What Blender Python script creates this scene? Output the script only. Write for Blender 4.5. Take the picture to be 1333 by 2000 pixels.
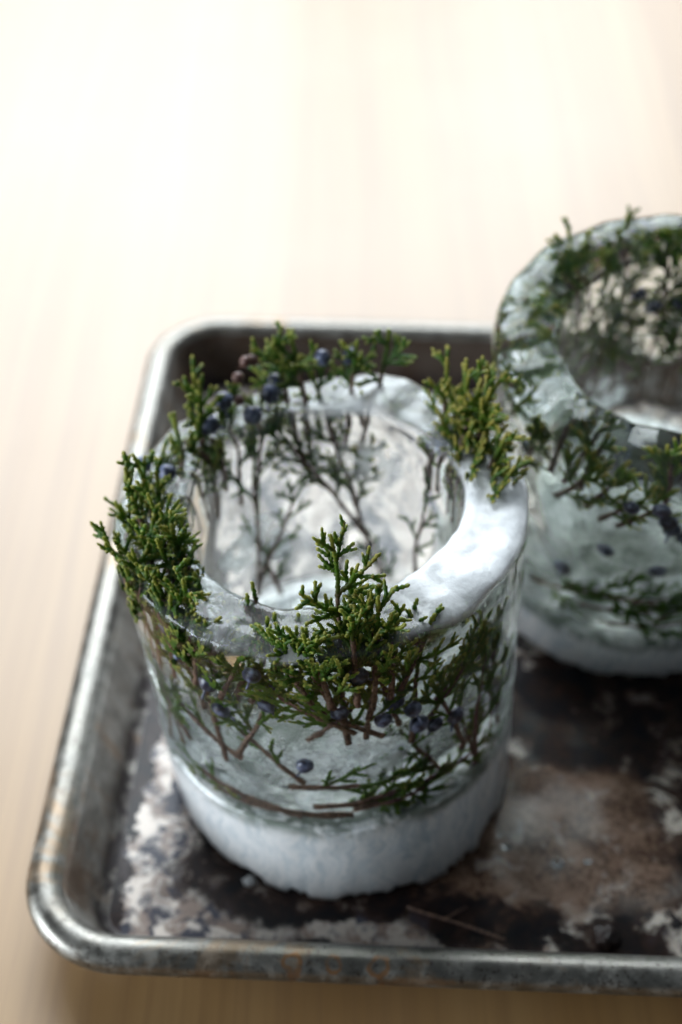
import bpy, math, random
import numpy as np
from math import sin, cos, pi, radians as rad, degrees
from mathutils import Vector, Matrix, noise as mn

for o in list(bpy.data.objects):
    bpy.data.objects.remove(o)
scene = bpy.context.scene
col = scene.collection

# ------------------------------------------------------------------ camera
H, PITCH, FPX = 0.4312, 0.7468, 2876.9
cam = bpy.data.cameras.new('camera')
cam.sensor_fit = 'VERTICAL'; cam.sensor_height = 36.0; cam.sensor_width = 24.0
cam.lens = FPX / 2000 * 36.0
cam.clip_start = 0.01; cam.clip_end = 50
cam.dof.use_dof = True
cam.dof.aperture_fstop = 6.0
cam.dof.focus_distance = 0.402
cam.dof.aperture_blades = 0
cam_o = bpy.data.objects.new('camera', cam); col.objects.link(cam_o)
cam_o.location = (0, 0, H)
cam_o.rotation_euler = (pi / 2 - PITCH, 0, 0)
scene.camera = cam_o

# ------------------------------------------------------------------ world and lamps (indoor, window light from behind)
w = bpy.data.worlds.new("World"); scene.world = w; w.use_nodes = True
bg = w.node_tree.nodes['Background']
bg.inputs[0].default_value = (0.74, 0.88, 1.0, 1); bg.inputs[1].default_value = 0.07

def area(name, loc, target, sx, sy, power, colr):
    l = bpy.data.lights.new(name, 'AREA'); l.shape = 'RECTANGLE'; l.size = sx; l.size_y = sy
    l.energy = power; l.color = colr
    o = bpy.data.objects.new(name, l); col.objects.link(o); o.location = loc
    o.rotation_euler = (Vector(target) - Vector(loc)).to_track_quat('-Z', 'Y').to_euler()
    return o
for wx in (-1.05, -0.33, 0.39):                # the three panes of the window behind the table
    area('window_light', (wx, 2.3, 1.50), (wx * .4, 0.5, 0), 0.66, 1.75, 28, (0.86, 0.94, 1.0))
area('side_fill_light', (-1.35, -0.05, 0.36), (0, 0.33, 0.05), 0.8, 0.6, 18, (0.84, 0.93, 1.0))  # fill lamp added low at the left to brighten the frosted base

scene.view_settings.view_transform = 'Standard'
scene.view_settings.look = 'None'
scene.view_settings.exposure = 0.6
scene.view_settings.gamma = 1.0
cy = scene.cycles
cy.use_denoising = True
cy.max_bounces = 24; cy.transmission_bounces = 20; cy.glossy_bounces = 8; cy.diffuse_bounces = 5
cy.transparent_max_bounces = 16
cy.sample_clamp_indirect = 6.0
cy.caustics_reflective = True; cy.caustics_refractive = True
cy.blur_glossy = 0.3

# ------------------------------------------------------------------ node helpers
class NT:
    def __init__(s, name):
        s.m = bpy.data.materials.new(name); s.m.use_nodes = True
        s.t = s.m.node_tree; s.t.nodes.clear()
        s.out = s.t.nodes.new('ShaderNodeOutputMaterial')
    def n(s, typ, ins=None, **kw):
        nd = s.t.nodes.new('ShaderNode' + typ)
        for k, v in kw.items(): setattr(nd, k, v)
        for k, v in (ins or {}).items(): s.set(nd.inputs[k], v)
        return nd
    def set(s, sock, v):
        if isinstance(v, bpy.types.NodeSocket): s.t.links.new(v, sock)
        elif isinstance(v, bpy.types.Node): s.t.links.new(v.outputs[0], sock)
        else: sock.default_value = v
    def math(s, op, a, b=0.0, c=None, clamp=False):
        d = {0: a, 1: b}
        if c is not None: d[2] = c
        return s.n('Math', d, operation=op, use_clamp=clamp).outputs[0]
    def vmath(s, op, a, b=(0, 0, 0)):
        nd = s.n('VectorMath', {0: a, 1: b}, operation=op)
        return nd.outputs['Value'] if op in ('LENGTH', 'DISTANCE', 'DOT_PRODUCT') else nd.outputs[0]
    def noise(s, vec, scale, detail=4, rough=0.55, dist=0.0, colr=False):
        nd = s.n('TexNoise', {'Vector': vec, 'Scale': scale, 'Detail': detail, 'Roughness': rough, 'Distortion': dist})
        return nd.outputs['Color' if colr else 'Fac']
    def step(s, v, lo, hi, a=0.0, b=1.0):
        nd = s.n('MapRange', {'Value': v, 'From Min': lo, 'From Max': hi, 'To Min': a, 'To Max': b}, interpolation_type='SMOOTHSTEP')
        return nd.outputs[0]
    def mix(s, f, a, b):
        nd = s.n('Mix', data_type='RGBA')
        s.set(nd.inputs[0], f); s.set(nd.inputs[6], a); s.set(nd.inputs[7], b)
        return nd.outputs[2]
    def scale(s, vec, v):
        return s.n('Mapping', {'Vector': vec, 'Scale': v}).outputs[0]
    def obj(s):
        return s.n('TexCoord').outputs['Object']
    def bump(s, h, strength, dist, normal=None):
        d = {'Height': h, 'Strength': strength, 'Distance': dist}
        if normal is not None: d['Normal'] = normal
        return s.n('Bump', d).outputs[0]
    def surf(s, sh):
        s.t.links.new(sh.outputs[0], s.out.inputs[0]); return s.m
    def bsdf(s, **kw):
        return s.n('BsdfPrincipled', {k.replace('_', ' '): v for k, v in kw.items()})
def rgb(r, g, b): return (r, g, b, 1)

# ------------------------------------------------------------------ mesh helpers
def mesh_obj(name, V, F, mat, parent=None, smooth=True, attrs=None):
    me = bpy.data.meshes.new(name)
    me.from_pydata([tuple(v) for v in V] if not isinstance(V, np.ndarray) else V.tolist(), [], F if isinstance(F, list) else F.tolist())
    me.update()
    if smooth: me.polygons.foreach_set('use_smooth', [True] * len(me.polygons))
    for k, a in (attrs or {}).items():
        at = me.color_attributes.new(k, 'FLOAT_COLOR', 'POINT')
        at.data.foreach_set('color', np.asarray(a, dtype=np.float32).ravel())
    me.materials.append(mat)
    o = bpy.data.objects.new(name, me); col.objects.link(o)
    if parent: o.parent = parent
    return o
def tag(o, label, cat=None, group=None, kind=None):
    if label: o['label'] = label
    if cat: o['category'] = cat
    if group: o['group'] = group
    if kind: o['kind'] = kind
def nz(x, y, z): return mn.noise(Vector((x, y, z)))

# ================================================================== TABLE
def table_material():
    t = NT('maple_wood'); P = t.obj()
    wob = t.noise(t.scale(P, (1.2, .5, 1)), 3, 2)
    Pw = t.vmath('ADD', P, t.n('CombineXYZ', {0: t.math('MULTIPLY', wob, .03)}).outputs[0])
    band = t.noise(t.scale(Pw, (26, .55, 1)), 1, 3, .5)
    fine = t.noise(t.scale(Pw, (190, 3.0, 1)), 1, 4, .65)
    pore = t.noise(t.scale(Pw, (700, 22, 1)), 1, 3, .6)
    blot = t.noise(P, 7, 3)
    c = t.mix(t.step(band, .32, .70), rgb(.290, .155, .050), rgb(.365, .215, .086))
    c = t.mix(t.math('MULTIPLY', t.step(fine, .42, .66), .5), c, rgb(.235, .125, .048))
    c = t.mix(t.math('MULTIPLY', t.step(blot, .4, .7), .15), c, rgb(.42, .28, .17))
    c = t.mix(t.math('MULTIPLY', t.step(pore, .55, .75), .3), c, rgb(.25, .12, .05))
    h = t.math('ADD', t.math('MULTIPLY', fine, .5), t.math('MULTIPLY', pore, .5))
    b = t.bsdf(Base_Color=c, Roughness=.5, Normal=t.bump(h, .12, .0004))
    b.inputs['Coat Weight'].default_value = .8; b.inputs['Coat Roughness'].default_value = .40
    return t.surf(b)
def build_table():
    V, F = [], []
    x0, x1, y0, y1, z1, z0, r = -1.3, 1.3, -.45, 1.55, 0, -.035, .004
    # rounded-edge slab: loops of a rounded profile
    prof = [(r, z1), (r * .3, z1 - r * .3), (0, z1 - r), (0, z0)]
    for ins, z in prof:
        V += [(x0 + ins, y0 + ins, z), (x1 - ins, y0 + ins, z), (x1 - ins, y1 - ins, z), (x0 + ins, y1 - ins, z)]
    F.append([0, 1, 2, 3]); n = len(prof)
    for k in range(n - 1):
        for i in range(4):
            j = (i + 1) % 4; F.append([k * 4 + i, (k + 1) * 4 + i, (k + 1) * 4 + j, k * 4 + j])
    F.append([(n - 1) * 4 + i for i in (3, 2, 1, 0)])
    o = mesh_obj('table', V, F, table_material(), smooth=False)
    o.location.z = -.0016
    tag(o, None, kind='structure')
build_table()

# ================================================================== BAKING SHEET
YAW = -.0450; PC = Vector((-.1030, .2375, 0)); PW, PD, PR = .465, .342, .034
def rr_loop(ins, z, n=14, ns=10):
    """rounded rectangle inset by ins (negative = outward), counter clockwise"""
    r = max(PR - ins, .004); pts = []
    x0, x1, y0, y1 = ins, PW - ins, ins, PD - ins
    cs = [(x1 - r, y0 + r, -pi / 2), (x1 - r, y1 - r, 0), (x0 + r, y1 - r, pi / 2), (x0 + r, y0 + r, pi)]
    arcs = [[(cx + r * cos(a0 + pi / 2 * k / n), cy_ + r * sin(a0 + pi / 2 * k / n)) for k in range(n + 1)] for cx, cy_, a0 in cs]
    for i in range(4):
        pts += arcs[i]
        a, b = arcs[i][-1], arcs[(i + 1) % 4][0]
        pts += [(a[0] + (b[0] - a[0]) * k / ns, a[1] + (b[1] - a[1]) * k / ns) for k in range(1, ns)]
    return [(x, y, z) for x, y in pts]
def sweep(prof, name, mat, parent, cap=False, wob=0.0):
    V, F = [], []
    for ins, z in prof:
        L = rr_loop(ins, z)
        if wob: L = [(x + nz(x * 22, y * 22, 1) * wob, y + nz(x * 22, y * 22, 5) * wob, zz + nz(x * 18, y * 18, 9) * wob * .6) for x, y, zz in L]
        V += L
    m = len(L)
    for k in range(len(prof) - 1):
        for i in range(m):
            j = (i + 1) % m
            F.append([k * m + i, k * m + j, (k + 1) * m + j, (k + 1) * m + i])
    if cap:
        F.append(list(range((len(prof) - 1) * m, len(prof) * m)))
    return mesh_obj(name, V, F, mat, parent)

def pan_material(kind):
    t = NT('aged_aluminium_' + kind); P = t.obj()
    sep = t.n('SeparateXYZ', {0: P}); X, Y, Z = sep.outputs[0], sep.outputs[1], sep.outputs[2]
    dis = t.noise(P, 55, 5, .62, colr=True)
    off = t.vmath('SCALE', t.vmath('SUBTRACT', dis, (.5, .5, .5)));
    off.node.inputs['Scale'].default_value = .030
    Pd = t.vmath('ADD', P, off)
    def blob(cx, cy_, rx, ry, lo=.8, hi=1.15):
        q = t.vmath('MULTIPLY', t.vmath('SUBTRACT', Pd, (cx, cy_, 0)), (1 / rx, 1 / ry, 0))
        return t.step(t.vmath('LENGTH', q), lo, hi, 1, 0)
    n_big = t.noise(P, 26, 6, .68, .6); n_mid = t.noise(P, 110, 7, .66, .5); n_fin = t.noise(P, 520, 5, .75)
    n_m2 = t.noise(t.vmath('ADD', P, (3, 1, 7)), 80, 8, .68, .4)
    metal = t.mix(t.step(n_mid, .35, .7), rgb(.16, .148, .13), rgb(.32, .30, .27))
    mx = lambda a, b: t.math('MAXIMUM', a, b)
    mul = lambda a, b: t.math('MULTIPLY', a, b)
    if kind == 'floor':
        burnt_c = t.mix(t.step(n_m2, .35, .7), rgb(.003, .003, .005), rgb(.040, .018, .011))
        cream_c = t.mix(t.step(n_mid, .42, .56), rgb(.27, .19, .15), rgb(.55, .48, .42))
        brown_c = t.mix(t.step(t.math('ADD', mul(n_m2, .5), mul(n_fin, .5)), .42, .58), rgb(.05, .024, .013), rgb(.20, .12, .08))
        # base: general speckle of cream against char
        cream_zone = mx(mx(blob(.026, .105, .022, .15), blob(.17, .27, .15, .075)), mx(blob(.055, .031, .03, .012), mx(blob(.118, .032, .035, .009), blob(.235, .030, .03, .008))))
        cream_zone = mx(cream_zone, blob(.155, .29, .3, .03))  # pale bake stains; left strip and back area also paint in window sheen
        speck = t.step(t.math('ADD', n_m2, mul(n_mid, .5)), .74, .80)
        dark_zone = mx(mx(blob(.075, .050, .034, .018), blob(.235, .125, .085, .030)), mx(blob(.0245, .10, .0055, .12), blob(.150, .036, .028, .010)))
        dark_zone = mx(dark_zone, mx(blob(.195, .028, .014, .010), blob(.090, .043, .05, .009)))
        brown_zone = mx(blob(.175, .070, .042, .034), blob(.14, .05, .03, .03))
        c = t.mix(speck, rgb(.022, .018, .02), cream_c)
        c = t.mix(t.step(n_big, .48, .56), c, burnt_c)
        c = t.mix(brown_zone, c, brown_c)
        c = t.mix(mul(brown_zone, mul(t.step(n_mid, .55, .64), .45)), c, rgb(.34, .28, .25))
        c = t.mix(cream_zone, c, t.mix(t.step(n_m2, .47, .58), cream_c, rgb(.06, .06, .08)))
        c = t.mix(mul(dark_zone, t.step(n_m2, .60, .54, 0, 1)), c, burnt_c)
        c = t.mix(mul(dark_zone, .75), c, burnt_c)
        c = t.mix(mul(t.step(n_fin, .62, .72), .7), c, rgb(.03, .02, .018))
        lum = t.n('RGBToBW', {0: c}).outputs[0]
        met = t.step(lum, .25, .5, .0, .22)
        rough = t.math('ADD', t.step(lum, .02, .3, .50, .34), mul(n_fin, .16))
        h = t.math('ADD', mul(n_mid, .6), mul(n_fin, .5))
        b = t.bsdf(Base_Color=c, Roughness=rough, Metallic=met, Specular_IOR_Level=t.step(lum, .02, .3, .12, .5), Normal=t.bump(h, .35, .0006))
        b.inputs['Coat Weight'].default_value = .22; b.inputs['Coat Roughness'].default_value = .10
        return t.surf(b)
    streak = t.noise(t.scale(P, (60, 60, 5)), 1, 5, .7)
    if kind == 'wall':
        low = t.step(Z, .0005, .010, 1, 0)
        drip = mul(t.step(streak, .5, .66), .75)
        c = t.mix(drip, metal, rgb(.16, .095, .05))
        c = t.mix(t.step(n_big, .50, .62, 0, .85), c, rgb(.15, .095, .06))
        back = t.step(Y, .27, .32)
        c = t.mix(mul(back, .88), c, rgb(.034, .018, .010))  # dark brown paints in the shade of the back wall, facing away from the window
        c = t.mix(mul(low, t.step(n_m2, .35, .55)), c, rgb(.02, .014, .014))
        b = t.bsdf(Base_Color=c, Roughness=t.step(n_mid, .3, .7, .3, .55), Specular_IOR_Level=t.step(Y, .27, .32, .5, .1), Metallic=t.math('SUBTRACT', t.step(Y, .27, .32, .5, .0), mul(drip, .5), clamp=True), Normal=t.bump(n_mid, .25, .0005))
        return t.surf(b)
    # rim
    metal = t.mix(t.step(n_mid, .30, .70), rgb(.15, .142, .125), rgb(.27, .26, .235))
    spots = t.step(n_fin, .56, .62)
    c = t.mix(t.step(n_m2, .52, .66, 0, .4), metal, rgb(.17, .14, .105))
    c = t.mix(mul(spots, .75), c, rgb(.05, .038, .03))
    c = t.mix(mul(t.step(n_big, .55, .64), .5), c, rgb(.26, .16, .08))
    for cx, cy_, r in ((.088, .003, .0030), (.1005, .003, .0023), (.1145, .003, .0030)):
        d = t.vmath('DISTANCE', t.vmath('ADD', t.vmath('MULTIPLY', P, (1, 1, 0)), t.vmath('MULTIPLY', t.vmath('SUBTRACT', t.noise(P, 200, 3, colr=True), (.5, .5, .5)), (.004, .004, 0))), (cx, cy_, 0))
        ring = mul(t.step(d, r * .45, r * .75), t.step(d, r * .95, r * 1.2, 1, 0))
        c = t.mix(mul(ring, t.step(n_mid, .4, .55, .1, .7)), c, rgb(.28, .12, .03))
    b = t.bsdf(Base_Color=c, Roughness=t.step(n_mid, .3, .7, .27, .48), Metallic=t.step(n_mid, .45, .7, .85, .5), Normal=t.bump(t.math('ADD', n_mid, mul(n_fin, .4)), .22, .0004))
    return t.surf(b)
def build_pan():
    root = bpy.data.objects.new('baking_sheet', None); col.objects.link(root)
    root.location = PC; root.rotation_euler.z = YAW
    tag(root, 'old aluminium baking sheet with charred, stained floor and rolled rim, holding both ice lanterns', 'baking sheet')
    iw = .0245                        # inset of the floor edge from the outer rim
    # floor, as concentric loops so the light dents of use show
    V, F = [], []; ins_l = [iw - .0005, iw + .006, iw + .02, iw + .04, iw + .07, iw + .1, iw + .13]
    for k, ins in enumerate(ins_l):
        V += [(x, y, .0002 + (0.0 if k == 0 else nz(x * 14, y * 14, 3) * .0003)) for x, y, z in rr_loop(ins, 0)]
    m = len(V) // len(ins_l)
    for k in range(len(ins_l) - 1):
        for i in range(m):
            j = (i + 1) % m; F.append([k * m + i, k * m + j, (k + 1) * m + j, (k + 1) * m + i])
    F.append(list(range((len(ins_l) - 1) * m, len(ins_l) * m)))
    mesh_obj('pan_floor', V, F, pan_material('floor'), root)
    # side wall, both skins (inner then outer)
    prof = [(iw, .0004), (iw - .0022, .0010), (iw - .0038, .0030), (iw - .0075, .010), (.0135, .0185), (.0118, .0222),
            (.0106, .0222), (.0125, .0180), (iw - .0088, .010), (iw - .005, .0030), (iw - .003, -.0004), (iw, -.0012), (iw + .01, -.0014)]
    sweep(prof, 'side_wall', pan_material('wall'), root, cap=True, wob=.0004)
    # rolled rim: a flattened bead round a wire, with a tucked-in lip
    prof = []
    for k in range(21):
        a = rad(170 - k * 16.5)
        prof.append((.0060 - .0062 * cos(a), .0203 + .0052 * sin(a)))
    sweep(prof, 'rolled_rim', pan_material('rim'), root, wob=.00018)
build_pan()

# ================================================================== JUNIPER
def leaf_material():
    t = NT('juniper_foliage')
    a = t.n('Attribute', attribute_name='tint'); s = t.n('SeparateColor', {0: a.outputs['Color']})
    tip, hue, wood = s.outputs[0], s.outputs[1], s.outputs[2]
    g = t.mix(hue, rgb(.028, .110, .009), rgb(.130, .215, .014))
    g = t.mix(t.math('MULTIPLY', t.noise(t.obj(), 160, 3), .5), g, rgb(.03, .11, .02))
    tipc = t.mix(hue, rgb(.25, .33, .05), rgb(.50, .40, .09))
    c = t.mix(t.step(tip, .40, 1.0), g, tipc)
    c = t.mix(wood, c, rgb(.11, .055, .035))
    b = t.bsdf(Base_Color=c, Roughness=.42)
    b.inputs['Specular IOR Level'].default_value = .45
    tr = t.n('BsdfTranslucent', {'Color': t.mix(.5, c, rgb(.17, .36, .02))})
    return t.surf(t.n('MixShader', {0: .42, 1: b.outputs[0], 2: tr.outputs[0]}))
def stem_material():
    t = NT('juniper_bark'); P = t.obj()
    n = t.noise(P, 900, 4); 
    c = t.mix(t.step(n, .35, .65), rgb(.06, .035, .024), rgb(.20, .115, .08))
    return t.surf(t.bsdf(Base_Color=c, Roughness=.6, Normal=t.bump(n, .5, .0004)))
def berry_material(name, a, b_):
    t = NT(name); P = t.obj()
    n = t.noise(P, 330, 4, .6); n2 = t.noise(P, 1500, 2)
    c = t.mix(t.step(n, .38, .68), a, b_)
    c = t.mix(t.math('MULTIPLY', t.step(n2, .58, .7), .5), c, a)
    b = t.bsdf(Base_Color=c, Roughness=t.step(n, .35, .65, .28, .6)); b.inputs['Coat Weight'].default_value = .15
    return t.surf(b)
LEAF, BARK = leaf_material(), stem_material()
BERRY = berry_material('juniper_berry_blue', rgb(.012, .015, .035), rgb(.14, .17, .27))
BERRY_B = berry_material('juniper_berry_brown', rgb(.075, .026, .018), rgb(.17, .085, .07))

def build_berry_mesh(name, mat, r=.0031):
    V, F = [], []; nu, nv = 16, 11
    for i in range(nv + 1):
        ph = pi * i / nv
        for j in range(nu):
            a = 2 * pi * j / nu
            q = 1 + .05 * nz(cos(a) * sin(ph) * 1.6, sin(a) * sin(ph) * 1.6, cos(ph) * 1.6 + 4) - .13 * math.exp(-(ph / .30) ** 2)
            V.append((r * q * sin(ph) * cos(a), r * q * sin(ph) * sin(a), r * q * cos(ph) * 1.04))
    for i in range(nv):
        for j in range(nu):
            k = (j + 1) % nu; F.append([i * nu + j, (i + 1) * nu + j, (i + 1) * nu + k, i * nu + k])
    # three-lobed dimple crown at the tip and a short stalk below
    for a in (0, 2.09, 4.19):
        b = len(V); c = (r * .17 * cos(a), r * .17 * sin(a), r * .92)
        V += [(c[0] + r * .10 * cos(a + q), c[1] + r * .10 * sin(a + q), c[2]) for q in (0, 1.57, 3.14, 4.71)] + [(c[0], c[1], c[2] + r * .12)]
        F += [[b + i, b + (i + 1) % 4, b + 4] for i in range(4)]
    b = len(V)
    for z, rr in ((-r * .95, r * .16), (-r * 1.9, r * .13)):
        V += [(rr * cos(q * pi / 3), rr * sin(q * pi / 3), z) for q in range(6)]
    F += [[b + i, b + 6 + i, b + 6 + (i + 1) % 6, b + (i + 1) % 6] for i in range(6)]
    me = bpy.data.meshes.new(name); me.from_pydata(V, [], F); me.polygons.foreach_set('use_smooth', [True] * len(F)); me.materials.append(mat)
    return me
M_BERRY = build_berry_mesh('juniper_berry', BERRY); M_BERRY_B = build_berry_mesh('brown_juniper_berry', BERRY_B, .0021)

class Tubes:
    def __init__(s): s.V, s.F, s.C, s.n = [], [], [], 0
    def path(s, P, R, cols, sides=6, flat=None, phase=None):
        """P (n,3) centre line, R (n,) radii, cols (n,3) tint; flat (n,) alternates the bulge axis"""
        P = np.asarray(P, float); n = len(P)
        T = np.gradient(P, axis=0); T /= np.linalg.norm(T, axis=1)[:, None] + 1e-12
        up = np.array([.13, .21, 1.0]); A = np.cross(T, up); A /= np.linalg.norm(A, axis=1)[:, None] + 1e-9
        B = np.cross(T, A)
        ang = np.arange(sides) * 2 * pi / sides
        rr = np.repeat(np.asarray(R)[:, None], sides, 1)
        if flat is not None:
            rr = rr * (1 + flat[:, None] * np.cos(2 * (ang[None, :] + (phase or 0))))
        ring = P[:, None, :] + rr[..., None] * (np.cos(ang)[None, :, None] * A[:, None, :] + np.sin(ang)[None, :, None] * B[:, None, :])
        s.V.append(ring.reshape(-1, 3)); s.C.append(np.repeat(np.asarray(cols), sides, 0))
        b = s.n; i = np.arange(n - 1)[:, None] * sides; j = np.arange(sides)[None, :]; k = (j + 1) % sides
        f = np.stack([b + i + j, b + i + k, b + i + sides + k, b + i + sides + j], -1).reshape(-1, 4)
        s.F += f.tolist(); s.F.append([b + q for q in range(sides)][::-1]); s.F.append([b + (n - 1) * sides + q for q in range(sides)])
        s.n += n * sides
    def arrays(s): return np.concatenate(s.V), np.concatenate(s.C)

def rot2(d, a, lift):
    """turn direction d by a in the (u,v) plane and tip it out of plane by lift"""
    x, y, z = d; c, s_ = cos(a), sin(a)
    v = np.array([x * c - y * s_, x * s_ + y * c, z + lift]); return v / np.linalg.norm(v)

def curve(p, d, L, step, rng, bend=0.0, toward=None, wig=.05):
    n = max(3, int(round(L / step)) + 1); st = L / (n - 1); P = [np.array(p)]; d = np.array(d, float)
    for i in range(n - 1):
        P.append(P[-1] + d * st)
        if toward is not None: d = d + (np.asarray(toward) - d) * bend * st * 60
        d = d + rng.normal(0, wig, 3) * (st / .0016) ** .5 * .6; d /= np.linalg.norm(d)
    return np.array(P), d
NODE = .00165
def cord(tb, P, r, hue, tip, wood0, rng, lod):
    """a green branchlet clothed in overlapping scale leaves: bulging rings, alternating in axis"""
    L = np.linalg.norm(np.diff(P, axis=0), axis=1).sum(); nn = max(2, int(round(L / NODE)))
    per = 3 if lod else 2
    t_old = np.linspace(0, 1, len(P)); t = np.linspace(0, 1, nn * per + 1)
    Q = np.stack([np.interp(t, t_old, P[:, k]) for k in range(3)], 1)
    fr = (np.arange(len(t)) % per) / per; node = np.arange(len(t)) // per
    shape = np.where(fr == 0, .70, np.where(fr < .5, .92, 1.16)) if per == 3 else np.where(fr == 0, .75, 1.1)
    taper = np.clip(1.0 - .25 * t, 0, 1); R = r * shape * taper
    R[-1] *= .35
    if per == 3: R[-2] *= .8
    flat = np.where(node % 2 == 0, 1, -1) * np.where(fr > .5, .22, .08)
    tf = tip * t ** 1.4 + .20 * (fr > .5)
    cols = np.stack([tf, np.clip(hue + rng.normal(0, .06, len(t)), 0, 1), np.clip(wood0 * (1 - 2.5 * t), 0, 1), np.ones(len(t))], 1)
    tb.path(Q, R, cols, 6 if lod else 5, flat, rng.uniform(0, 3))

def grow(seed, L, bare=.25, sp1=.0060, l1=.5, dens=1.0, tip=1.0, hue=.4, bend=.0, ang=33, lod=True, rleaf=.00080, thick=.0011, sp2=.0031):
    rng = np.random.default_rng(seed); G, S = Tubes(), Tubes(); up = np.array([0, 1., 0])
    P, _ = curve((0, 0, 0), (0, 1, 0), L, .0016, rng, bend=.25, toward=(bend, 1, 0), wig=.05)
    n = len(P); t = np.linspace(0, 1, n)
    ns = max(4, int(n * .72))
    S.path(P[:ns], thick * (1 - .55 * t[:ns]) * (1 + .12 * rng.normal(size=ns)), np.ones((ns, 4)), 7)
    cord(G, P[ns - 2:], rleaf * 1.05, hue, tip, .8, rng, lod)
    s = bare * L; side = 1 if rng.random() < .5 else -1
    while s < L * .97:
        q = s / L; i = min(int(q * (n - 1)), n - 2); d = P[i + 1] - P[i]; d /= np.linalg.norm(d)
        ll = L * l1 * (1 - q) ** .75 * rng.uniform(.65, 1.15) + .005
        a = -side * rad(rng.normal(ang, 8))
        d1 = rot2(d, a, rng.normal(0, .42))
        B, _ = curve(P[i], d1, ll, .0016, rng, bend=.22, toward=d + np.array([0, 0, rng.normal(0, .12)]), wig=.055)
        h1 = np.clip(hue + rng.normal(0, .16), 0, 1); wood = .9 if ll > .016 else .3
        cord(G, B, rleaf * .98, h1, tip, wood, rng, lod)
        # second order
        s2 = max(.0022, ll * .16); sd = side; m = len(B)
        while s2 < ll * .95:
            k = min(int(s2 / ll * (m - 1)), m - 2); dd = B[k + 1] - B[k]; dd /= np.linalg.norm(dd)
            if rng.random() < dens:
                l2 = min(.0110, .0038 + (ll - s2) * .50) * rng.uniform(.6, 1.15)
                d2 = rot2(dd, -sd * rad(rng.normal(36, 8)), rng.normal(0, .55))
                C, _ = curve(B[k], d2, l2, .0014, rng, bend=.25, toward=dd, wig=.05)
                cord(G, C, rleaf * rng.uniform(.85, 1.05), np.clip(h1 + rng.normal(0, .08), 0, 1), tip * rng.uniform(.75, 1.1), 0, rng, lod)
                if l2 > .0062 and rng.random() < dens:
                    for f, sg in ((.35, 1), (.55, -1)):
                        if rng.random() < .75:
                            kk = max(0, min(int(f * (len(C) - 1)), len(C) - 2)); d3 = C[kk + 1] - C[kk]; d3 /= np.linalg.norm(d3)
                            D, _ = curve(C[kk], rot2(d3, sg * rad(rng.normal(36, 8)), rng.normal(0, .3)), rng.uniform(.0025, .0048), .0012, rng, bend=.2, toward=d3)
                            cord(G, D, rleaf * rng.uniform(.8, 1.0), np.clip(h1 + rng.normal(0, .08), 0, 1), tip, 0, rng, lod)
            s2 += sp2 * rng.uniform(.75, 1.3); sd = -sd
        s += sp1 * rng.uniform(.75, 1.3); side = -side
    return G, S, P

def wrap(V, th0, z0, rotdeg, r0, ztop, lean, rlim):
    a = rad(rotdeg); V = np.asarray(V); c, s_ = cos(a), sin(a)
    u = V[:, 0] * c + V[:, 1] * s_; v = -V[:, 0] * s_ + V[:, 1] * c; wd = V[:, 2]
    z = z0 + v; ab = np.clip(z - ztop, 0, None)
    r = r0 + wd
    rin = np.clip(r, rlim[0], rlim[1])
    soft = rin + (r - rin) * np.clip(ab / .006, 0, 1) + lean * ab
    th = rad(th0) + u / r0
    return np.stack([soft * np.cos(th), soft * np.sin(th), z], 1)

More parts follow.
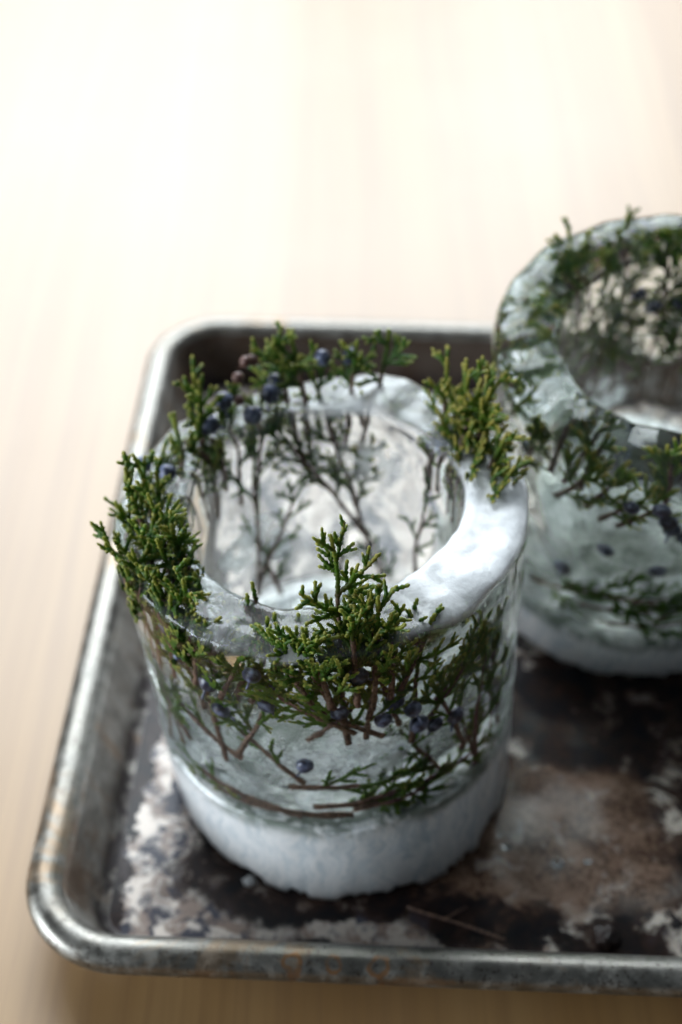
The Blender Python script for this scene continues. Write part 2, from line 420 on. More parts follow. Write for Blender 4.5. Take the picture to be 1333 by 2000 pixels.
# ================================================================== ICE
def ice_material(name, topf, innerf, outerf, backf, rough=.045, seed=0.0, tint=(.945, .955, .942)):
    t = NT(name); P0 = t.obj(); P = t.vmath('ADD', P0, (seed, seed * .7, seed * 1.3))
    a = t.n('Attribute', attribute_name='zone'); s = t.n('SeparateColor', {0: a.outputs['Color']})
    top, inner, bias = s.outputs[0], s.outputs[1], s.outputs[2]
    n1 = t.noise(P, 38, 5, .6, .7); n2 = t.noise(P, 150, 5, .7, .5); n3 = t.noise(P, 700, 3, .6)
    ns = t.noise(t.scale(P, (110, 110, 26)), 1, 4, .65, .6)
    m = lambda x, y: t.math('MULTIPLY', x, y)
    outer = t.math('SUBTRACT', 1.0, t.math('ADD', top, inner, clamp=True), clamp=True)
    ftop = m(top, t.step(t.math('ADD', m(n1, .6), m(n2, .4)), .46, .55, topf * .0, topf))
    fin = m(inner, t.step(t.math('ADD', m(n1, .35), t.math('ADD', m(n2, .35), m(ns, .3))), .46, .55, innerf * .08, innerf))
    fout = m(outer, t.step(t.math('ADD', m(n1, .5), m(ns, .5)), .50, .66, 0.0, outerf))
    f = t.math('ADD', t.math('ADD', ftop, fin), fout)
    f = t.math('ADD', f, m(bias, t.step(t.math('ADD', m(n2, .45), t.math('ADD', m(n1, .3), m(ns, .25))), t.math('ADD', .42, m(inner, .075)), t.math('ADD', .56, m(inner, -.02)), t.math('SUBTRACT', .85, m(inner, .85)), 1.0)), clamp=True)
    # tiny trapped bubbles as bright specks
    vor = t.n('TexVoronoi', {'Vector': P, 'Scale': 520.0}, feature='F1').outputs['Distance']
    spk = m(t.step(vor, .10, .2, 1, 0), t.step(n2, .5, .62))
    f = t.math('ADD', f, m(m(spk, .35), t.math('SUBTRACT', 1.0, outer)), clamp=True)
    h = t.math('ADD', t.math('ADD', m(n1, 1.0), m(n2, .16)), m(n3, .012))
    h = t.math('SUBTRACT', h, m(spk, .06))
    nrm = t.bump(h, t.math('ADD', .10, m(outer, .16)) if seed == 0 else .17, .0032)
    nrm_t = t.bump(t.math('ADD', m(n2, .7), m(n3, .35)), .3, .0012)
    g = t.n('BsdfGlass', {'Color': rgb(*tint), 'Roughness': t.math('ADD', rough, m(f, .10)), 'IOR': 1.31, 'Normal': nrm})
    d = t.n('BsdfDiffuse', {'Color': rgb(.94, .955, .965), 'Normal': nrm_t})
    tr = t.n('BsdfTranslucent', {'Color': rgb(.88, .90, .915), 'Normal': nrm_t})
    dt = t.n('MixShader', {0: t.math('SUBTRACT', .5, m(top, .38)), 1: d.outputs[0], 2: tr.outputs[0]})
    gl = t.n('BsdfGlossy', {'Color': rgb(1, 1, 1), 'Roughness': .24, 'Normal': nrm_t})
    fr = t.n('Fresnel', {'IOR': 1.31, 'Normal': nrm})
    fro = t.n('MixShader', {0: fr.outputs[0], 1: dt.outputs[0], 2: gl.outputs[0]})
    return t.surf(t.n('MixShader', {0: f, 1: g.outputs[0], 2: fro.outputs[0]}))
def base_material(ztop):
    t = NT('frosted_ice'); P = t.obj(); sp = t.n('SeparateXYZ', {0: P})
    ang = t.math('ARCTAN2', sp.outputs[1], sp.outputs[0])
    rr = t.vmath('LENGTH', t.vmath('MULTIPLY', P, (1, 1, 0)))
    n1 = t.noise(P, 60, 4, .6)
    q = t.n('CombineXYZ', {0: t.math('MULTIPLY', t.math('ADD', ang, t.math('MULTIPLY', n1, .35)), 22.0), 1: t.math('MULTIPLY', rr, 90.0), 2: t.math('MULTIPLY', sp.outputs[2], 55.0)}).outputs[0]
    st = t.noise(q, 1, 6, .68, .9); n2 = t.noise(P, 480, 4, .7)
    c = t.mix(t.step(st, .38, .58), rgb(.66, .72, .76), rgb(.98, .985, .99))
    c = t.mix(t.step(n1, .5, .7, 0, .25), c, rgb(.66, .71, .73))
    # clearer, darker ice where the white core thins out under the ring
    n3 = t.noise(P, 75, 7, .72, .9)
    up = t.step(t.math('ADD', sp.outputs[2], t.math('MULTIPLY', t.math('SUBTRACT', n1, .5), .010)), ztop - .0085, ztop - .0005)
    c = t.mix(t.math('MULTIPLY', up, t.step(n3, .40, .56, .05, 1.0)), c, t.mix(n2, rgb(.10, .125, .105), rgb(.26, .30, .27)))
    h = t.math('ADD', t.math('MULTIPLY', st, .7), t.math('ADD', t.math('MULTIPLY', n2, .14), t.math('MULTIPLY', n1, .4)))
    b = t.bsdf(Base_Color=c, Roughness=t.step(n1, .3, .7, .24, .45), Normal=t.bump(h, .38, .0012), IOR=1.31)
    b.inputs['Subsurface Weight'].default_value = .7
    b.inputs['Subsurface Radius'].default_value = (1.0, 1.0, 1.0); b.inputs['Subsurface Scale'].default_value = .05
    b.inputs['Coat Weight'].default_value = .8; b.inputs['Coat Roughness'].default_value = .16
    return t.surf(b)
M_BASE = base_material(.5)
def cloud_material():
    t = NT('cloudy_ice'); P = t.obj(); n = t.noise(P, 170, 7, .72, .6); n2 = t.noise(P, 60, 4, .6)
    d = t.n('BsdfDiffuse', {'Color': rgb(.88, .92, .94)}); tr = t.n('BsdfTranslucent', {'Color': rgb(.86, .90, .92)})
    s_ = t.n('MixShader', {0: .45, 1: d.outputs[0], 2: tr.outputs[0]}); g = t.n('BsdfTransparent')
    lw = t.n('LayerWeight', {'Blend': .35}).outputs['Facing']
    f = t.math('MULTIPLY', t.step(t.math('ADD', t.math('MULTIPLY', n, .6), t.math('MULTIPLY', n2, .4)), .46, .55, .0, .8), t.step(lw, .1, .8, 1.0, .15))
    return t.surf(t.n('MixShader', {0: f, 1: g.outputs[0], 2: s_.outputs[0]}))
def bubble_material():
    t = NT('air_bubble')
    return t.surf(t.n('BsdfGlass', {'Color': rgb(1, 1, 1), 'Roughness': .0, 'IOR': 1 / 1.31}))
M_CLOUD, M_BUB = cloud_material(), bubble_material()

def build_lantern(cfg):
    root = bpy.data.objects.new('ice_lantern', None); col.objects.link(root)
    tx, ty = cfg['tilt']; R = Matrix.Rotation(ty, 3, 'Y') @ Matrix.Rotation(tx, 3, 'X')
    root.location = cfg['loc']; root.rotation_euler = R.to_euler()
    tag(root, cfg['label'], 'ice lantern', 'juniper ice lanterns on the baking sheet')
    Rt, Rb, Zt, Ri, sd = cfg['Rt'], cfg['Rb'], cfg['Z'], cfg['Ri'], cfg['seed']
    zb = cfg['zb']
    NA = 288
    Ro = lambda z: Rb + (Rt - Rb) * z / Zt
    # ---- clear ice ring: closed profile, outer wall up, over the lip, inner wall down
    prof = []   # (kind, parameter)
    no, nt, ni = 46, 26, 40
    V, F, C = [], [], []
    for j in range(NA):
        a = 2 * pi * j / NA; ca, sa = cos(a), sin(a)
        ztop = Zt + cfg['top'](a) + .0016 * nz(ca * 2.2 + sd, sa * 2.2, 1) + .0012 * nz(ca * 5.5 + sd, sa * 5.5, 6)
        bv = cfg['bevel'](a) * (1 + .7 * nz(ca * 3.5, sa * 3.5 + sd, 8))                      # width of the sloping outer shoulder
        col_pts = []
        for k in range(no):
            z = (zb - .004) + (ztop - bv * .55 - (zb - .004)) * k / (no - 1)
            col_pts.append((Ro(z), z, 0))
        r1, r0 = Ro(ztop), Ri + cfg['rin'](a)
        for k in range(1, nt):
            s_ = k / nt
            r = r1 - (r1 - r0) * s_
            wdt = (r1 - r)
            e1 = min(1, wdt / bv); e2 = min(1, (r - r0) / .0042)
            z = ztop - bv * .55 * (1 - math.sqrt(max(0, 1 - (1 - e1) ** 2))) - .0036 * (1 - math.sqrt(max(0, 1 - (1 - e2) ** 2)))
            z -= cfg.get('dish', .0008) * sin(pi * s_)
            col_pts.append((r, z, 1))
        for k in range(ni):
            s_ = k / (ni - 1); z = (ztop - .0040) + (zb + .002 - (ztop - .0040)) * s_
            r = r0 - .0035 * s_ + (.0 if s_ < .93 else -(s_ - .93) * .02)
            col_pts.append((r, z, 2))
        for r, z, kd in col_pts:
            x, y = r * ca, r * sa
            amp = {0: .0008, 1: .0006, 2: .0016}[kd]
            d = amp * nz(x * 60 + sd, y * 60, z * 45) + amp * (.45 if kd == 0 else .15) * nz(x * 170, y * 170 + sd, z * 120)
            if kd == 1:
                dz = .0008 * nz(x * 70 + sd, y * 70, 2) + .00028 * nz(x * 260, y * 260 + sd, 7)
                dr = 0
            else: dz, dr = 0, d
            V.append(((r + dr) * ca, (r + dr) * sa, z + dz))
            tt = 1.0 if kd == 1 else 0.0; ii = 1.0 if kd == 2 else 0.0
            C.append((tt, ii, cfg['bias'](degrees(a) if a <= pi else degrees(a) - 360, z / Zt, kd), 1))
    M = len(V) // NA
    for j in range(NA):
        jn = (j + 1) % NA
        for k in range(M):
            kn = (k + 1) % M
            F.append([j * M + k, jn * M + k, jn * M + kn, j * M + kn])
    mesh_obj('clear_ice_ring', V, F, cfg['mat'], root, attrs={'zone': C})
    # ---- frosted base: solid puck standing on the sheet, its foot cut level with the sheet
    V, F = [], []; NB = 240; rows = 22
    def foot(x, y):
        return (.0012 - root.location.z - R[2][0] * x - R[2][1] * y) / R[2][2]
    rowsR = []
    for k in range(rows):                          # outer side
        rowsR.append(('side', k / (rows - 1)))
    for k in range(1, 14):
        rowsR.append(('top', k / 14))
    for kd, s_ in rowsR:
        for j in range(NB):
            a = 2 * pi * j / NB; ca, sa = cos(a), sin(a)
            zt = zb + .0022 * nz(ca * 2.6 + sd, sa * 2.6, 4) + .0009 * nz(ca * 9 + sd, sa * 9, 4)
            if kd == 'side':
                r = Ro(0) + .00035
                zf = foot(r * ca, r * sa)
                z = zf + (zt - zf) * s_
                r = Ro(max(z, 0)) + .00035
                foot_in = max(0, 1 - s_ / .16)
                chip = max(-.15, nz(ca * 5 + sd, sa * 5, 9) + .5 * nz(ca * 20, sa * 20 + sd, 2) + .10 * nz(ca * 55, sa * 55 + sd, 2))
                r -= foot_in ** 2 * (.0024 + .0085 * chip) - foot_in * .0022 * max(0, cos(a + .75)) - .0004 * nz(ca * 12, sa * 12, z * 90 + sd)
            else:
                r = (Ro(zt) + .00035) * (1 - s_) ; z = zt + .0012 * sin(pi * min(1, s_ * 3)) + .0008 * nz(r * ca * 60, r * sa * 60, sd)
            V.append((r * ca, r * sa, z))
    K = len(rowsR)
    for k in range(K - 1):
        for j in range(NB):
            jn = (j + 1) % NB; F.append([k * NB + j, k * NB + jn, (k + 1) * NB + jn, (k + 1) * NB + j])
    F.append([(K - 1) * NB + j for j in range(NB)]); F.append([j for j in range(NB)][::-1])
    mesh_obj('frosted_base', V, F, base_material(zb), root)
    # ---- cloudy lumps and air bubbles frozen into the wall
    rg = np.random.default_rng(cfg['seed'] * 31)
    for i in range(cfg['clouds']):
        a0 = rg.uniform(-175, -5) if i % 4 else rg.uniform(0, 180)
        zc = zb + .004 + rg.random() ** 1.3 * .034; sz = rg.uniform(.005, .011); w_ = rg.uniform(1.1, 2.2); rc = Ri + .0065 + rg.uniform(-.001, .0025)
        V, F = [], []; nu, nv = 26, 18
        for q in range(nv + 1):
            ph = pi * q / nv
            for j in range(nu):
                a = 2 * pi * j / nu; d = (sin(ph) * cos(a), sin(ph) * sin(a), cos(ph))
                k = 1 + .9 * nz(d[0] * 1.6 + i * 3.1, d[1] * 1.6, d[2] * 1.6) + .45 * nz(d[0] * 4.5, d[1] * 4.5 + i, d[2] * 4.5) + .25 * nz(d[0] * 12, d[1] * 12 + i, d[2] * 12)
                rr = rc + max(-.0045, min(.0045, d[0] * k * .0038)); th = rad(a0) + d[1] * k * sz * w_ / rc; z = max(zb - .001, zc + d[2] * k * sz * .8)
                V.append((rr * cos(th), rr * sin(th), z))
        for q in range(nv):
            for j in range(nu):
                k = (j + 1) % nu; F.append([q * nu + j, (q + 1) * nu + j, (q + 1) * nu + k, q * nu + k])
        mesh_obj('cloudy_ice', V, F, M_CLOUD, root)
    V, F = [], []
    for i in range(cfg['bubbles']):
        th = rg.uniform(-pi, .4); z = zb + .003 + rg.random() ** 1.2 * (Zt - zb - .008); rr = rg.uniform(Ri + .003, Rt - .0045); br = .00016 + .0006 * rg.random() ** 4
        c0 = (rr * cos(th), rr * sin(th), z); b = len(V); el = rg.uniform(1, 2.2)
        for q in range(1, 4):
            ph = pi * q / 4
            V += [(c0[0] + br * sin(ph) * cos(k * pi / 3), c0[1] + br * sin(ph) * sin(k * pi / 3), c0[2] + br * el * cos(ph)) for k in range(6)]
        V += [(c0[0], c0[1], c0[2] + br * el), (c0[0], c0[1], c0[2] - br * el)]
        for q in range(2):
            F += [[b + q * 6 + k, b + (q + 1) * 6 + k, b + (q + 1) * 6 + (k + 1) % 6, b + q * 6 + (k + 1) % 6] for k in range(6)]
        F += [[b + 18, b + k, b + (k + 1) % 6] for k in range(6)] + [[b + 19, b + 12 + (k + 1) % 6, b + 12 + k] for k in range(6)]
    o = mesh_obj('air_bubbles', V, F, M_BUB, root); o['kind'] = 'stuff'
    # ---- sprigs
    sprigs = []
    for i, s in enumerate(cfg['sprigs']):
        th, z0, ro, L = s[:4]; kw = dict(s[4]) if len(s) > 4 else {}
        r0 = kw.pop('r0', .5 * (Ri + Rt) + .0015); lean = kw.pop('lean', .12)
        lod = cfg['lod']; out = kw.pop('out', 0)    # out: sprigs that break through the outer face
        G, S, P = grow(cfg['seed'] * 1000 + i * 7 + kw.pop('sd', 0), L, lod=lod, **kw)
        rl = (Ri + .0022, Rt + out if out else Rt - .0034)
        f = lambda X: wrap(X, th, z0, ro, r0, Zt, lean, rl)
        V, Cc = G.arrays(); o = mesh_obj('juniper_sprig', f(V), G.F, LEAF, root, attrs={'tint': Cc})
        V, _ = S.arrays(); mesh_obj('stem', f(V), S.F, BARK, o)
        sprigs.append((o, f(P)))
    for th, z, r, kd in cfg['berries']:
        p = np.array([r * cos(rad(th)), r * sin(rad(th)), z])
        o = min(sprigs, key=lambda q: np.min(np.linalg.norm(q[1] - p, axis=1)))[0]
        b = bpy.data.objects.new('juniper_berry', M_BERRY_B if kd else M_BERRY); col.objects.link(b); b.parent = o
        b.location = p; b.rotation_euler = (random.uniform(-.9, .9), random.uniform(-.9, .9), random.uniform(0, 6)); k = random.uniform(.86, 1.08); b.scale = (k, k, k)
        if kd: b['label'] = 'unripe reddish-brown juniper berry'
    return root
random.seed(4)

def angd(a, b):
    d = (a - b + 180) % 360 - 180; return abs(d)
def bump_a(c, wdt, h):
    return lambda a: h * math.exp(-(angd(degrees(a), c) / wdt) ** 2)
# --- near lantern
D = dict
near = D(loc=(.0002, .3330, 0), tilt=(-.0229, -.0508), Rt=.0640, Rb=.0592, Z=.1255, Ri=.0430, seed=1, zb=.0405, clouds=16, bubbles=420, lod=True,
    label='near ice lantern, fully in view, clear ring on white frosted foot with juniper and berries',
    top=lambda a: bump_a(72, 20, .0048)(a) + bump_a(-5, 45, .0012)(a) - bump_a(-110, 40, .001)(a),
    bevel=lambda a: .006 + bump_a(-35, 40, .003)(a) + bump_a(-110, 30, .003)(a), rin=lambda a: .0012 * sin(3 * a + 1),
    bias=lambda a, h, k: (1.0 * math.exp(-(angd(a, -20) / 40) ** 4) + .12 * math.exp(-(angd(a, -108) / 24) ** 2) + .45 * math.exp(-(angd(a, 75) / 25) ** 2)) if k == 1 else  # lip frost; its front-left patch is painted-in window sheen
        ((.10 + .12 * max(0, 1 - abs(h - .45) / .35)) * math.exp(-(angd(a, 90) / 70) ** 2) if k == 0 else
         (.85 * math.exp(-(angd(a, 68) / 13) ** 2) * math.exp(-((h - .87) / .06) ** 2) + (.13 * math.exp(-(angd(a, -80) / 75) ** 4) * max(0, 1 - max(0, h - .55) / .3)) if k == 2 else 0)),  # white patch high on the back inner wall is a painted highlight
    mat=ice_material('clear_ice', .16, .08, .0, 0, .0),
    sprigs=[
     # left cluster standing proud of the lip
     (-157, .088, 0, .056, D(hue=.45, lean=.12, l1=.42, sp1=.0052)), (-150, .082, 8, .050, D(hue=.35, lean=.15, l1=.4, sp1=.0052)),
     (-170, .090, 0, .044, D(hue=.5, lean=.10, l1=.36)), (-174, .094, -2, .056, D(hue=.5, lean=.0, l1=.3)), (-143, .092, 14, .036, D(hue=.3, l1=.4)),
     (171, .098, 4, .036, D(hue=.45, lean=.1, l1=.35)),
     (-154, .100, 4, .042, D(hue=.4, r0=.048, l1=.4)), (-146, .098, -2, .042, D(hue=.5, r0=.052, l1=.42)), (-166, .098, -8, .044, D(hue=.5, r0=.050, lean=.0, l1=.4)), (-137, .100, 6, .036, D(hue=.45, r0=.055, l1=.4)),
     (-149, .104, 6, .034, D(hue=.5, r0=.046, l1=.45)), (-161, .104, 0, .044, D(hue=.5, r0=.052, l1=.4, sd=4)), (-170, .104, 4, .046, D(hue=.5, r0=.055, l1=.4, lean=.1)), (-141, .106, 0, .026, D(hue=.5, r0=.058, l1=.5)),
     (-170, .100, -8, .036, D(hue=.45, r0=.058, lean=.2, l1=.45)), (-134, .102, -4, .028, D(hue=.4, r0=.050, l1=.42)), (-158, .102, 10, .036, D(hue=.45, r0=.058, lean=.3, l1=.45)),
     # front left, inside the wall
     (-124, .062, -4, .050, D(hue=.5, bare=.42, l1=.5, r0=.0565, tip=.85)), (-119, .068, 24, .042, D(hue=.5, bare=.35, r0=.0560, tip=.85)),
     (-130, .082, -16, .034, D(hue=.45, r0=.054, tip=.85)), (-118, .092, 14, .026, D(hue=.5, r0=.052, tip=.7)), (-112, .096, 30, .024, D(hue=.4, r0=.0565, tip=.6)),
     (-127, .098, 0, .022, D(hue=.55, r0=.048, tip=.8)), (-108, .110, 0, .0165, D(hue=.4, r0=.052, l1=.2, sp1=.006)),
     (-140, .060, -35, .044, D(hue=.55, dens=.5, r0=.055, l1=.35)),
     # front centre, the big one: flat fronds from low in the wall up through the lip
     (-84, .081, -5, .080, D(hue=.5, bare=.15, l1=.38, sp1=.0056, r0=.0590, lean=.02, sd=3)), (-79, .082, 6, .060, D(hue=.45, bare=.15, l1=.42, sp1=.0056, r0=.0585, lean=.05)),
     (-85, .092, -16, .044, D(hue=.45, l1=.5, r0=.0610, tip=.9, out=.0012)), (-82, .086, -46, .042, D(hue=.4, l1=.42, r0=.0600, tip=.7)),
     (-77, .096, 10, .044, D(hue=.5, l1=.42, r0=.0605, lean=.05, out=.0012)), (-74, .082, -52, .046, D(hue=.45, l1=.4, r0=.0590, tip=.7, dens=.8)), (-88, .100, -6, .034, D(hue=.45, l1=.5, r0=.0620, out=.002)),
     (-72, .100, 4, .032, D(hue=.45, l1=.5, r0=.0620, out=.002)), (-81, .100, -4, .040, D(hue=.5, l1=.5, r0=.0625, out=.0022)), (-93, .102, -24, .030, D(hue=.4, l1=.55, r0=.0620, tip=.8, out=.0018)), (-69, .102, 22, .028, D(hue=.5, l1=.55, r0=.0615, out=.0015)),
     (-80, .108, 0, .036, D(hue=.5, l1=.4, r0=.052, sd=11)),
     # the lip at front left
     (-128, .098, 10, .028, D(hue=.4, l1=.55, r0=.0620, out=.0015)), (-120, .096, 20, .024, D(hue=.4, l1=.55, r0=.0610, out=.0010, tip=.8)), (-137, .094, 4, .036, D(hue=.45, l1=.5, r0=.0620, out=.0015)), (-147, .094, 0, .042, D(hue=.45, l1=.45, r0=.0620, out=.0015)), (-158, .092, 0, .046, D(hue=.5, l1=.45, r0=.0610, out=.0015)),
     # single tips breaking the surface of the lip
     (-117, 0.113, 4, 0.016, D(hue=.5, l1=.12, sp1=.03, r0=0.047)), (-113, 0.113, -6, 0.019, D(hue=.5, l1=.12, sp1=.03, r0=0.0455)), (-106, 0.115, 5, 0.011, D(hue=.5, l1=.12, sp1=.03, r0=0.05)), (-102, 0.116, -8, 0.011, D(hue=.5, l1=.12, sp1=.03, r0=0.054)), (-98, 0.115, 10, 0.011, D(hue=.5, l1=.12, sp1=.03, r0=0.049)), (-109, 0.115, 12, 0.011, D(hue=.5, l1=.12, sp1=.03, r0=0.056)), (-66, 0.116, 4, 0.011, D(hue=.5, l1=.12, sp1=.03, r0=0.052)), (-62, 0.114, 10, 0.015, D(hue=.5, l1=.12, sp1=.03, r0=0.054)), (-68, 0.115, -8, 0.012, D(hue=.5, l1=.12, sp1=.03, r0=0.048)), (-94, 0.114, 0, 0.014, D(hue=.5, l1=.12, sp1=.03, r0=0.056)), (74, 0.118, 8, 0.013, D(hue=.5, l1=.12, sp1=.03, r0=0.05)),
     (-96, .050, 88, .040, D(hue=.55, l1=.5, r0=.0575, tip=.7)), (-84, .047, 84, .034, D(hue=.5, l1=.45, r0=.0565, tip=.6)), 
     (-144, .055, -20, .040, D(hue=.5, l1=.45, r0=.055, tip=.6)), (-152, .050, 6, .036, D(hue=.5, l1=.45, r0=.056, tip=.6)), (-38, .040, -12, .040, D(hue=.45, l1=.5, r0=.055, tip=.6)), (-50, .046, -30, .036, D(hue=.45, l1=.5, r0=.053, tip=.6)),
     # front right
     (-65, .074, 6, .044, D(hue=.65, l1=.5, r0=.0575, tip=.9)), (-62, .078, 34, .036, D(hue=.7, l1=.5, r0=.0580, tip=1.0, sp1=.004)), (-58, .088, 46, .030, D(hue=.75, l1=.5, r0=.0580, tip=1.0, sp1=.004)),
     (-68, .082, -14, .040, D(hue=.5, l1=.4, r0=.055, tip=.85)),
     (-40, .048, -4, .062, D(hue=.55, bare=.4, dens=.35, sp1=.008, l1=.34, r0=.0575, tip=.7, ang=28)), (-45, .058, -18, .046, D(hue=.55, bare=.3, dens=.3, sp1=.007, l1=.4, r0=.0570, tip=.7, ang=30)),
     (-30, .050, 4, .058, D(hue=.5, bare=.3, dens=.4, l1=.32, r0=.055, tip=.7, ang=28)), (-22, .045, 0, .060, D(hue=.5, dens=.5, l1=.3, r0=.053)),
     # right and right back, olive tips above the lip
     (44, .098, -2, .052, D(hue=.85, lean=.05, l1=.42, sp1=.0052)), (33, .094, -8, .058, D(hue=.85, lean=.1, l1=.42, sp1=.0052)), (22, .092, -10, .046, D(hue=.85, lean=.1, l1=.45, sp1=.0052)),
     (14, .092, -8, .038, D(hue=.7, lean=.2, l1=.42)), (40, .100, -6, .054, D(hue=.8, lean=-.05, l1=.4)), (12, .098, -4, .034, D(hue=.6, lean=.5, l1=.45)), (24, .098, -14, .040, D(hue=.85, r0=.048, l1=.45)), (18, .100, -4, .034, D(hue=.8, r0=.056, lean=.4, l1=.5)), (15, .108, -6, .034, D(hue=.85, r0=.052, l1=.5, lean=.3)), (27, .108, -8, .040, D(hue=.9, r0=.054, l1=.45, lean=.1)), (5, .106, -10, .030, D(hue=.85, r0=.058, l1=.5, lean=.5, out=.001)), (9, .103, -16, .028, D(hue=.7, r0=.054, lean=.5, l1=.5)), (36, .104, -10, .046, D(hue=.9, r0=.058, lean=.2, l1=.4)), (28, .106, 2, .044, D(hue=.9, r0=.050, l1=.4)), (46, .100, -4, .040, D(hue=.85, l1=.4)),
     
     # back centre, seen through the inner wall, then above the lip
     (73, .064, 15, .080, D(hue=.42, bare=.25, l1=.36, r0=.050, lean=.0, thick=.0013)), (74, .068, 30, .070, D(hue=.35, bare=.3, l1=.36, r0=.050, thick=.0012)),
     (78, .098, -12, .054, D(hue=.3, l1=.42, bare=.62, r0=.055, lean=.05)), (82, .106, -12, .045, D(hue=.3, l1=.5, bare=.55, r0=.052, lean=.05)), (95, .098, 4, .054, D(hue=.45, l1=.45, bare=.6, r0=.053)),
     (99, .098, 6, .050, D(hue=.45, l1=.42, bare=.58, r0=.053)),
     (48, .060, 6, .045, D(hue=.3, dens=.4, l1=.28, r0=.048, tip=.3)), (88, .040, -10, .030, D(hue=.2, dens=.5, l1=.5, r0=.055, tip=.3)), (70, .040, 8, .026, D(hue=.2, dens=.5, l1=.5, r0=.056, tip=.3)),
     # back left
     (141, .092, -4, .054, D(hue=.5, l1=.4, r0=.053)), (128, .090, -6, .046, D(hue=.5, l1=.42, r0=.053, lean=.05)), (120, .094, -14, .040, D(hue=.45, l1=.42, r0=.052)),
     (148, .095, 6, .044, D(hue=.5, l1=.42, r0=.055)), (134, .100, 0, .046, D(hue=.6, l1=.4, r0=.053)), (158, .095, 0, .040, D(hue=.35, l1=.35, r0=.056)),
     (128, .050, -8, .072, D(hue=.3, bare=.35, dens=.3, sp1=.008, l1=.30, r0=.047, tip=.3, thick=.0011)), (126, .056, -26, .052, D(hue=.3, bare=.3, dens=.3, sp1=.007, l1=.3, r0=.047, tip=.3)),
     (116, .045, 12, .030, D(hue=.25, dens=.5, l1=.4, r0=.050, tip=.3)), (165, .06, 0, .05, D(hue=.3, l1=.3, dens=.6)),
     # low horizontal sprigs round the foot of the clear ice
     (-103, .058, 84, .044, D(hue=.5, l1=.36, r0=.0565, tip=.5, dens=.8)), (-92, .049, 92, .046, D(hue=.5, l1=.26, r0=.055, tip=.5, dens=.7)), (-60, .050, 95, .034, D(hue=.5, l1=.3, r0=.055, tip=.5)),
     (-100, .044, -78, .050, D(hue=.5, l1=.22, r0=.057, tip=.5, dens=.5, bare=.5, thick=.0016)), (-118, .066, -70, .040, D(hue=.5, l1=.3, r0=.055, tip=.5, dens=.5, thick=.0014)), (-84, .043, -88, .060, D(hue=.4, l1=.12, r0=.054, dens=.3, bare=.6, thick=.0015)),
     (-28, .036, 150, .020, D(hue=.5, l1=.5, r0=.057, tip=.3)), (-46, .056, 60, .034, D(hue=.5, l1=.3, r0=.055, tip=.3)), (-96, .080, 44, .030, D(hue=.5, l1=.34, r0=.054, dens=.5, tip=.5)),
     (-98, .060, -42, .040, D(hue=.5, bare=.3, l1=.2, dens=.4, r0=.056, tip=.5)),
    ],
    berries=[(-134, .105, .0604, 0), (-124, .1005, .0606, 0), (-109, .111, .0607, 0), (-80.5, .112, .0608, 0), (-74, .0905, .0606, 0), (-63.5, .0835, .0607, 0), (-51, .0785, .0606, 0), (-58, .079, .0600, 0),
     (-65, .0905, .0600, 0), (-70, .094, .056, 0), (-140, .112, .057, 0), (-104, .104, .056, 0),
     (-121, .090, .0600, 0), (-86, .097, .0604, 0), (-97, .072, .060, 0), (-106, .098, .059, 0),
     (163, .1285, .0590, 0), (165, .128, .0500, 0), (129, .136, .0500, 0), (137, .1300, .0500, 0), (110, .133, .0490, 0), (119, .128, .0470, 0), (89, .142, .0520, 0), (106, .132, .056, 0),
     (116, .1435, .0550, 1), (119, .1375, .0560, 1), (121, .1310, .0530, 1), (113, .1425, .0560, 1), (28, .116, .056, 0), (44, .118, .054, 0), (80, .140, .056, 0), (4, .119, .0585, 0), (8, .117, .058, 0), (38, .121, .050, 0)])
build_lantern(near)
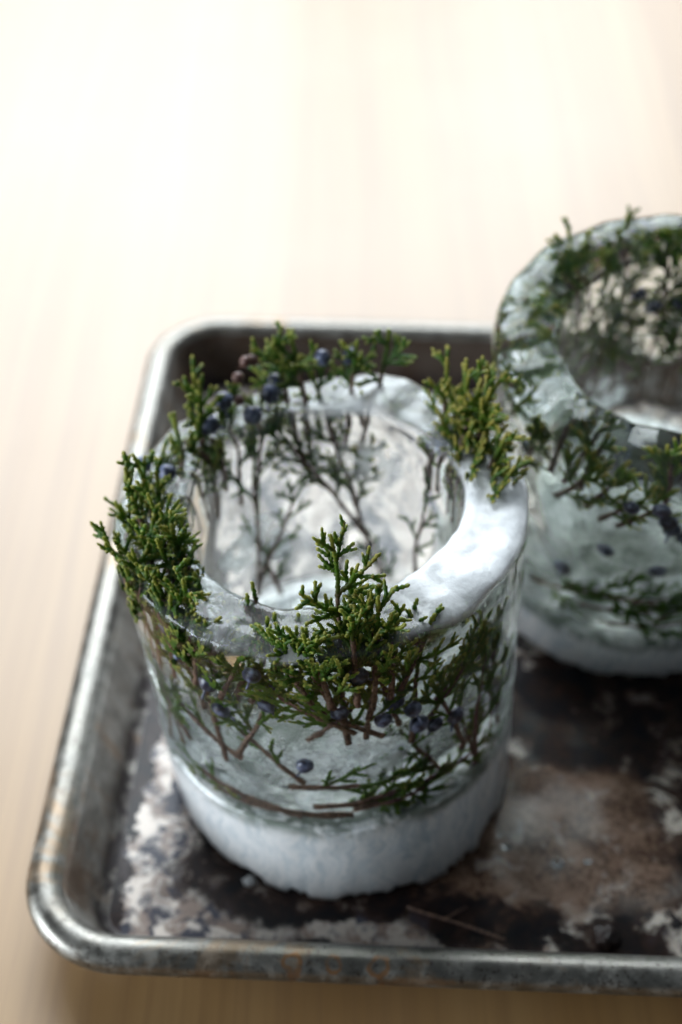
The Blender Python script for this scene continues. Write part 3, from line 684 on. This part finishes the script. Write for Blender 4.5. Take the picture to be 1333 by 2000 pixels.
# --- far lantern, tipped toward the viewer on a wedge-shaped foot
far = D(loc=(.1132, .4278, .0129), tilt=(.2183, -.004), Rt=.0620, Rb=.0574, Z=.1300, Ri=.0385, seed=2, zb=.026, clouds=4, bubbles=100, lod=False,
    label='far ice lantern cut by the right edge, tipped forward, glassier lip with juniper round it',
    top=lambda a: .0008 * sin(2 * a), bevel=lambda a: .010, rin=lambda a: .001 * sin(2 * a + 1), dish=-.002,
    bias=lambda a, h, k: .05 * math.exp(-((h - .72) / .15) ** 2) * math.exp(-(angd(a, -110) / 50) ** 2) if k == 0 else (.15 * max(0, .75 - h) if k == 2 else 0),
    mat=ice_material('clear_ice_far', .02, .14, .0, 0, .0, 5.0, (.93, .945, .92)),
    sprigs=[(118, .085, 0, .054, D(hue=.5)), (126, .085, 8, .046, D(hue=.5)), (106, .085, -5, .050, D(hue=.5)), (84, .09, 0, .045, D(hue=.3)), (74, .09, 0, .048, D(hue=.3)), (60, .09, 0, .045, D(hue=.3)),
     (156, .095, 0, .028, D(hue=.95)), (168, .092, 0, .030, D(hue=.85)), (-171, .096, 0, .026, D(hue=.5)), 
     (-143, .100, 0, .027, D(hue=.85, r0=.045, lean=-.6)), (-136, .100, 10, .028, D(hue=.85, r0=.045, lean=-.5)), (-130, .102, 10, .026, D(hue=.85, r0=.047, lean=-.3)), (-124, .100, 20, .027, D(hue=.95, r0=.053)), (-134, .100, 28, .030, D(hue=.8, r0=.058)), (-118, .100, 34, .026, D(hue=.8, r0=.058)), 
     (-112, .100, 40, .024, D(hue=.9, r0=.058)), (-98, .106, 0, .032, D(hue=.85)), (-84, .106, 0, .032, D(hue=.5)), (-149, .098, 10, .026, D(hue=.95, r0=.057)),
     (-118, .040, 70, .040, D(hue=.4, tip=.3)), (-100, .050, 80, .050, D(hue=.35, tip=.3)), (-140, .038, 60, .040, D(hue=.4, tip=.3)), (-90, .040, 60, .050, D(hue=.35, tip=.3)), (-125, .05, 85, .05, D(hue=.2, tip=.2)), (-110, .034, 85, .05, D(hue=.35, tip=.3)),
     (100, .05, 0, .060, D(hue=.4, r0=.046)), (84, .045, 6, .060, D(hue=.35, r0=.046)), (112, .06, 0, .050, D(hue=.4, r0=.046)), (68, .05, 0, .060, D(hue=.3, r0=.046)), (94, .075, 10, .045, D(hue=.4)), (76, .07, -10, .045, D(hue=.4)), (130, .05, 0, .055, D(hue=.3)), (50, .06, 0, .055, D(hue=.3)),
     (150, .04, 0, .05, D(hue=.3)), (-170, .04, 0, .05, D(hue=.3)), (20, .05, 0, .07, D(hue=.3)), (0, .05, 0, .07, D(hue=.3)), (-30, .05, 0, .07, D(hue=.3)), (-60, .05, 0, .07, D(hue=.3))],
    berries=[(-109, .113, .0590, 0), (-100, .115, .0590, 0), (-97, .109, .0590, 0), (-95, .104, .058, 0), (-114, .080, .052, 0), (-127, .061, .056, 0), (-93, .070, .048, 0), (-88, .120, .057, 0),
     (96, .105, .048, 0), (88, .098, .048, 0), (76, .10, .048, 0), (104, .095, .048, 0), (-150, .11, .055, 0), (-90, .10, .058, 0)])
build_lantern(far)

# ================================================================== SMALL THINGS ON THE SHEET
def pan_pt(x, y, z=0.0):
    return Vector((PC.x + x * cos(YAW) - y * sin(YAW), PC.y + x * sin(YAW) + y * cos(YAW), z))
def water_material():
    t = NT('melt_water')
    return t.surf(t.bsdf(Base_Color=rgb(.97, .99, 1), Roughness=.02, IOR=1.33, Transmission_Weight=1.0))
WATER = water_material()
def droplet(x, y, r, label):
    V, F = [], []; nu, nv = 20, 8
    for i in range(nv):
        ph = pi / 2 * i / (nv - 1) if i else 0
        for j in range(nu):
            a = 2 * pi * j / nu; q = 1 + .12 * nz(cos(a) + x * 90, sin(a) + y * 90, 1)
            V.append((r * q * cos(ph) ** .8 * cos(a) if i < nv - 1 else 0, r * q * cos(ph) ** .8 * sin(a) if i < nv - 1 else 0, r * .62 * sin(ph)))
    for i in range(nv - 1):
        for j in range(nu):
            k = (j + 1) % nu; F.append([i * nu + j, i * nu + k, (i + 1) * nu + k, (i + 1) * nu + j])
    F.append(list(range(nu))[::-1])
    o = mesh_obj('water_droplet', V, F, WATER); o.location = pan_pt(x, y, .0006)
    tag(o, label, 'droplet', 'melt water droplets on the sheet')
droplet(.1576, .0649, .0019, 'bright water droplet on the brown patch right of the near lantern')
droplet(.1555, .0695, .0012, 'smaller droplet just behind the bright one beside the near lantern')
droplet(.1745, .0585, .0022, 'flat droplet in the middle of the brown stain')
droplet(.1850, .0600, .0014, 'rightmost little droplet on the brown stain')

def twig():
    tb = Tubes(); rng = np.random.default_rng(5)
    P, _ = curve((0, 0, .0016), (1, -.25, 0), .034, .0016, rng, wig=.03); P[:, 2] = .0016
    tb.path(P, .00045 * np.ones(len(P)), np.ones((len(P), 4)), 7)
    Q, _ = curve(P[8], (.7, .5, 0), .009, .0016, rng, wig=.03); Q[:, 2] = .0017
    tb.path(Q, .00035 * np.ones(len(Q)), np.ones((len(Q), 4)), 6)
    V, _ = tb.arrays(); o = mesh_obj('loose_twig', V, tb.F, BARK); o.location = pan_pt(.1235, .0385); o.rotation_euler.z = YAW - .05
    tag(o, 'thin bare twig lying on the sheet in front of the near lantern', 'twig')
twig()
def lump(name, x, y, r, mat, label, cat, seed, zs=.6, z0=.0):
    V, F = [], []; nu, nv = 18, 12
    for i in range(nv + 1):
        ph = pi * i / nv
        for j in range(nu):
            a = 2 * pi * j / nu; d = (sin(ph) * cos(a), sin(ph) * sin(a), cos(ph))
            q = r * (1 + .55 * nz(d[0] * 1.7 + seed, d[1] * 1.7, d[2] * 1.7) + .25 * nz(d[0] * 5, d[1] * 5 + seed, d[2] * 5))
            V.append((d[0] * q, d[1] * q * .8, d[2] * q * zs))
    for i in range(nv):
        for j in range(nu):
            k = (j + 1) % nu; F.append([i * nu + j, (i + 1) * nu + j, (i + 1) * nu + k, i * nu + k])
    o = mesh_obj(name, V, F, mat); o.location = pan_pt(x, y, z0 + r * zs * .75)
    tag(o, label, cat)
def char_material():
    t = NT('burnt_crumb'); n = t.noise(t.obj(), 600, 4)
    return t.surf(t.bsdf(Base_Color=t.mix(n, rgb(.008, .006, .006), rgb(.05, .03, .025)), Roughness=.25, Normal=t.bump(n, .6, .0006)))
lump('burnt_crumb', .1886, .0300, .0046, char_material(), 'shiny black burnt crumb on the sheet floor beside the front rim', 'crumb', 3)
lump('ice_chip', .0700, .0465, .0022, M_BASE, 'small white ice chip at the front left foot of the near lantern', 'ice chip', 8, .7)
